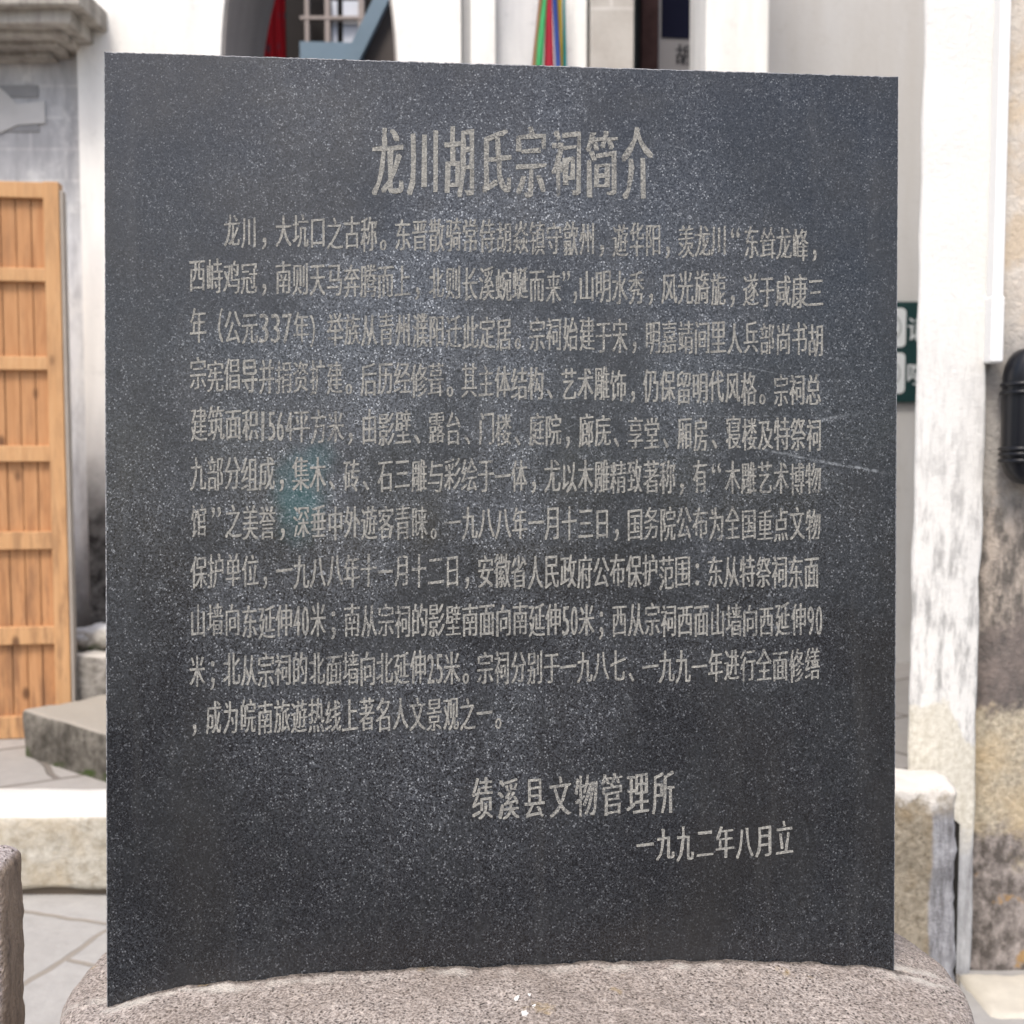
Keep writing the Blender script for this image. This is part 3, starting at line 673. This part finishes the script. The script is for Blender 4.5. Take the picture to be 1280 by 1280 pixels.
# crystals show most around the middle of the face, fewer towards foot and arrises
a_, b_ = uv(600, 545)
rx = m.math('DIVIDE', m.math('SUBTRACT', uu, a_), .56); ry = m.math('DIVIDE', m.math('SUBTRACT', vv_, b_), .57)
rr_ = m.math('ADD', m.math('SQRT', m.math('ADD', m.math('MULTIPLY', rx, rx), m.math('MULTIPLY', ry, ry))), m.math('MULTIPLY', m.math('SUBTRACT', dens, .5), 1.7))
fleck_w = m.math('MULTIPLY', m.math('ADD', m.math('MULTIPLY', m.step(dn, .44, .66), .85), .15), m.math('ADD', m.math('MULTIPLY', m.step(rr_, 1.2, .45), .85), .15))
c = m.mix(m.ramp(fl1, (.36, 0), (.72, 1)), (.0035, .004, .0055), m.mix(fleck_w, (.022, .0245, .029), (.13, .141, .16)))
pk = m.math('MAXIMUM', m.math('MULTIPLY', m.ramp(fl2, (.10, 1), (.32, 0)), m.step(m.noise(95, 2, .5), .46, .6)), m.ramp(m.noise(250, 2, .5, None, 1.5), (.60, 0), (.74, .8)))
c = m.mix(m.math('MULTIPLY', pk, m.math('ADD', m.math('MULTIPLY', fleck_w, .9), .16)), c, (.48, .505, .535))
c = m.mix(m.math('MULTIPLY', m.ramp(m.noise(7, 4, .6, m.scale((1, 1, .45))), (.5, 0), (.68, 1)), .4), c, (.022, .021, .02))
drip = m.noise(16, 5, .6, m.scale((2.2, 2.2, .10), (1, 2, 5)))
c = m.mix(m.math('MULTIPLY', m.ramp(drip, (.56, 0), (.74, 1)), .10), c, (.10, .098, .095))
# blue-teal reflection painted in as a smear, plus old scratches, measured in the tablet's own plane
for (px, py, ru, rv, am) in ((372, 625, .036, .06, .36), (395, 575, .03, .03, .22)):
    a, b = uv(px, py)
    x = m.math('DIVIDE', m.math('SUBTRACT', uu, a), ru); y = m.math('DIVIDE', m.math('SUBTRACT', vv_, b), rv)
    r = m.math('ADD', m.math('SQRT', m.math('ADD', m.math('MULTIPLY', x, x), m.math('MULTIPLY', y, y))), m.math('MULTIPLY', m.math('SUBTRACT', m.noise(30, 4), .5), 1.1))
    c = m.mix(m.math('MULTIPLY', m.step(r, 1.25, .2), am), c, (.02, .12, .13))
def scratch(c, A, B, wd, am):
    (a0, b0), (a1, b1) = uv(*A), uv(*B); L = math.hypot(a1-a0, b1-b0); ex, ey = (a1-a0)/L, (b1-b0)/L
    su = m.math('SUBTRACT', uu, a0); sv = m.math('SUBTRACT', vv_, b0)
    along = m.math('ADD', m.math('MULTIPLY', su, ex), m.math('MULTIPLY', sv, ey)); perp = m.math('SUBTRACT', m.math('MULTIPLY', sv, ex), m.math('MULTIPLY', su, ey))
    perp = m.math('ADD', perp, m.math('MULTIPLY', m.math('SUBTRACT', m.noise(18, 4), .5), .006))
    ends = m.math('MULTIPLY', m.step(along, 0, .02), m.step(along, L, L-.03))
    f = m.math('MULTIPLY', m.math('MULTIPLY', m.step(m.math('ABSOLUTE', perp), wd, wd*.2), ends), m.math('MULTIPLY', m.ramp(m.noise(140, 3), (.42, .0), (.6, 1)), am))
    return m.mix(f, c, (.3, .32, .34))
c = scratch(c, (925, 556), (1020, 576), .0024, .4); c = scratch(c, (1005, 573), (1118, 592), .0028, .55)
c = scratch(c, (1015, 528), (1085, 514), .004, .3); c = scratch(c, (880, 450), (990, 470), .0012, .35); c = scratch(c, (840, 520), (1000, 521), .0012, .3)
m.col(c); m.put(m.b.inputs['Roughness'], m.ramp(m.noise(9, 4), (.34, .14), (.66, .36)))
m.bump(m.noise(160, 3), .05, .002); POL = m.m
SAW = granite('sawn_granite_edge', (.16, .165, .175), (.3, .3, .31), (.05, .05, .055), (.2, .2, .2), 200, .2, bumpst=.8)
bm = bmesh.new()
# outline with chipped arrises along the top and sides
rnd2 = random.Random(3)
def edge_pts(a, b, n, amp, inward):
    out = []
    for i in range(n):
        t = i/n; p = a.lerp(b, t); k = abs(noise.noise(Vector((t*150, a.x*9, b.z*5))))*amp+max(0, noise.noise(Vector((t*37, a.z, 3)))-.25)*amp*1.3
        out.append(p+inward*(k if 0 < i else 0))
    return out
outl = edge_pts(TL, TR, 420, .0014, -V_)+edge_pts(TR, BR, 260, .0005, -U_)+[BR]+[BL]+edge_pts(BL, TL, 300, .0006, U_)[1:]
fr = [bm.verts.new(p) for p in outl]
ctr = (TL+TR+BL+BR)/4
inn = [bm.verts.new(p+N_*.0012+(ctr-p).normalized()*.0016) for p in outl]
bk = [bm.verts.new(p-N_*TH) for p in outl]
f0 = bm.faces.new(inn); f0.material_index = 0
n = len(outl)
for i in range(n):
    k = (i+1) % n
    q = bm.faces.new((fr[i], fr[k], inn[k], inn[i])); q.material_index = 1
    q = bm.faces.new((fr[k], fr[i], bk[i], bk[k])); q.material_index = 1
q = bm.faces.new(bk[::-1]); q.material_index = 1
bmesh.ops.recalc_face_normals(bm, faces=bm.faces)
obj('slab', bm, [POL, SAW], tabt)

# ---- engraved rows of writing
tm = Mat('engraved_grey', .9, .1)
g = tm.noise(330, 3, .6); c = tm.mix(tm.ramp(g, (.35, 0), (.66, 1)), (.40, .39, .355), (.195, .192, .18))
wear = tm.math('MULTIPLY', tm.ramp(tm.noise(360, 3, .65), (.48, 0), (.60, 1)), tm.math('ADD', tm.math('MULTIPLY', tm.step(tm.noise(8, 3), .40, .62), .75), .25))
c = tm.mix(tm.math('MULTIPLY', wear, .85), c, (.06, .064, .072)); tm.col(c); tm.bump(tm.math('ADD', tm.noise(300, 3, .6), tm.noise(620, 2)), .6, .003); ENG = tm.m
ROWS = [  # centre of cell 1 (x, y), centre of cell 38 (x, y), 38 cells to the row; '_' is an empty cell, {..} shares cells
    ((247, 288.5), (1020, 306.5), '__龙川，大坑口之古称。东晋散骑常侍胡焱镇守歙州，遊华阳，羡龙川“东耸龙峰，'),
    ((247, 346.5), (1019, 366), '西峙鸡冠，南则天马奔腾而上，北则长溪蜿蜒而来{”，}山明水秀，风光旖旎，遂于咸康三'),
    ((248, 408.5), (1019, 426), '年（公元{337/2}年）举族从青州濮阳迁此定居。宗祠始建于宋，明嘉靖间里人兵部尚书胡'),
    ((248, 469), (1016, 488.5), '宗宪倡导并捐资扩建。后历经修葺。其主体结构、艺术雕饰，仍保留明代风格。宗祠总'),
    ((249, 531.5), (1017, 544.5), '建筑面积{1564/2}平方米，由影壁、露台、门楼、庭院，廊庑、享堂、厢房、寝楼及特祭祠'),
    ((248, 592), (1016, 599), '九部分组成，集木、砖、石三雕与彩绘于一体，尤以木雕精致著称，有“木雕艺术博物'),
    ((249, 653.5), (1016, 656), '馆”之美誉，深垂中外遊客青睐。一九八八年一月十三日，国务院公布为全国重点文物'),
    ((249, 714), (1014, 716), '保护单位，一九八八年十一月十二日，安徽省人民政府公布保护范围：东从特祭祠东面'),
    ((248, 776), (1018, 776), '山墙向东延伸{40/1}米；南从宗祠的影壁南面向南延伸{50/1}米；西从宗祠西面山墙向西延伸{90/1}'),
    ((247, 838.5), (1015, 831.5), '米；北从宗祠的北面墙向北延伸{25/1}米。宗祠分别于一九八七、一九九一年进行全面修缮'),
    ((246, 898.5), (1014, 884), '，成为皖南旅遊热线上著名人文景观之一。'),
]
glyphs(''.join(ch for r in ROWS for ch in r[2] if ch not in '_{}/')+'龙川胡氏宗祠简介绩溪县文物管理所一九九二年八月立0123456789')
PXM = 1.43/F
def write_row(name, A, B, ncell, text, wd, ht, fat, jit):
    a, b = tab(*A), tab(*B); u = (b-a)/(ncell-1); un = u.normalized()
    bm = bmesh.new(); k = 0; i = 0
    while i < len(text):
        ch = text[i]
        if ch == '{':
            j = text.index('}', i); body = text[i+1:j]; i = j+1
            if '/' in body:
                digs, cells = body.split('/'); cells = int(cells); n_ = len(digs)
                span = cells*u.length*1.02; w1 = span/n_
                for q, dch in enumerate(digs):
                    c_ = a+u*(k+(cells-1)/2)+un*((q-(n_-1)/2)*w1)
                    put_glyph(bm, dch, c_, un, V_, N_, w1*(.26 if dch == '1' else .72), ht*.84, fat*.8, jit, own_box=True)
                k += cells
            else:
                put_glyph(bm, '”', a+u*k-un*.005+V_*ht*.3, un, V_, N_, .009, .012, fat*.5, jit, own_box=True)
                put_glyph(bm, '，', a+u*k+un*.012, un, V_, N_, wd, ht, fat, jit); k += 1
            continue
        if ch in '“”': put_glyph(bm, ch, a+u*k+V_*ht*.3, un, V_, N_, .011, .013, fat*.5, jit, own_box=True)
        elif ch in '，。、；：': put_glyph(bm, ch, a+u*k+un*wd*.18, un, V_, N_, wd*1.1, ht, fat*1.1, jit)
        elif ch != '_': put_glyph(bm, ch, a+u*k+V_*rnd.gauss(0, .0009), un, V_, N_, wd*rnd.uniform(.93, 1.04), ht*rnd.uniform(.94, 1.05), fat, jit)
        k += 1; i += 1
    return obj(name, bm, ENG, tabt)
write_row('title', (485, 203), (796, 207), 8, '龙川胡氏宗祠简介', 39.5*PXM, 91*PXM, .0017, .0006)['label'] = 'large engraved title of eight characters'
for A, B, t in ROWS: write_row('engraved_row', A, B, 38, t, 19.8*PXM, 43*PXM, .00062, .00018)
write_row('signature', (603, 1000), (829, 993), 8, '绩溪县文物管理所', 27*PXM, 56*PXM, .0009, .0003)['label'] = 'engraved name of the office below the text'
write_row('date', (806, 1057), (980, 1050), 8, '一九九二年八月立', 22.5*PXM, 45*PXM, .0009, .0003)['label'] = 'engraved date in the lowest line'
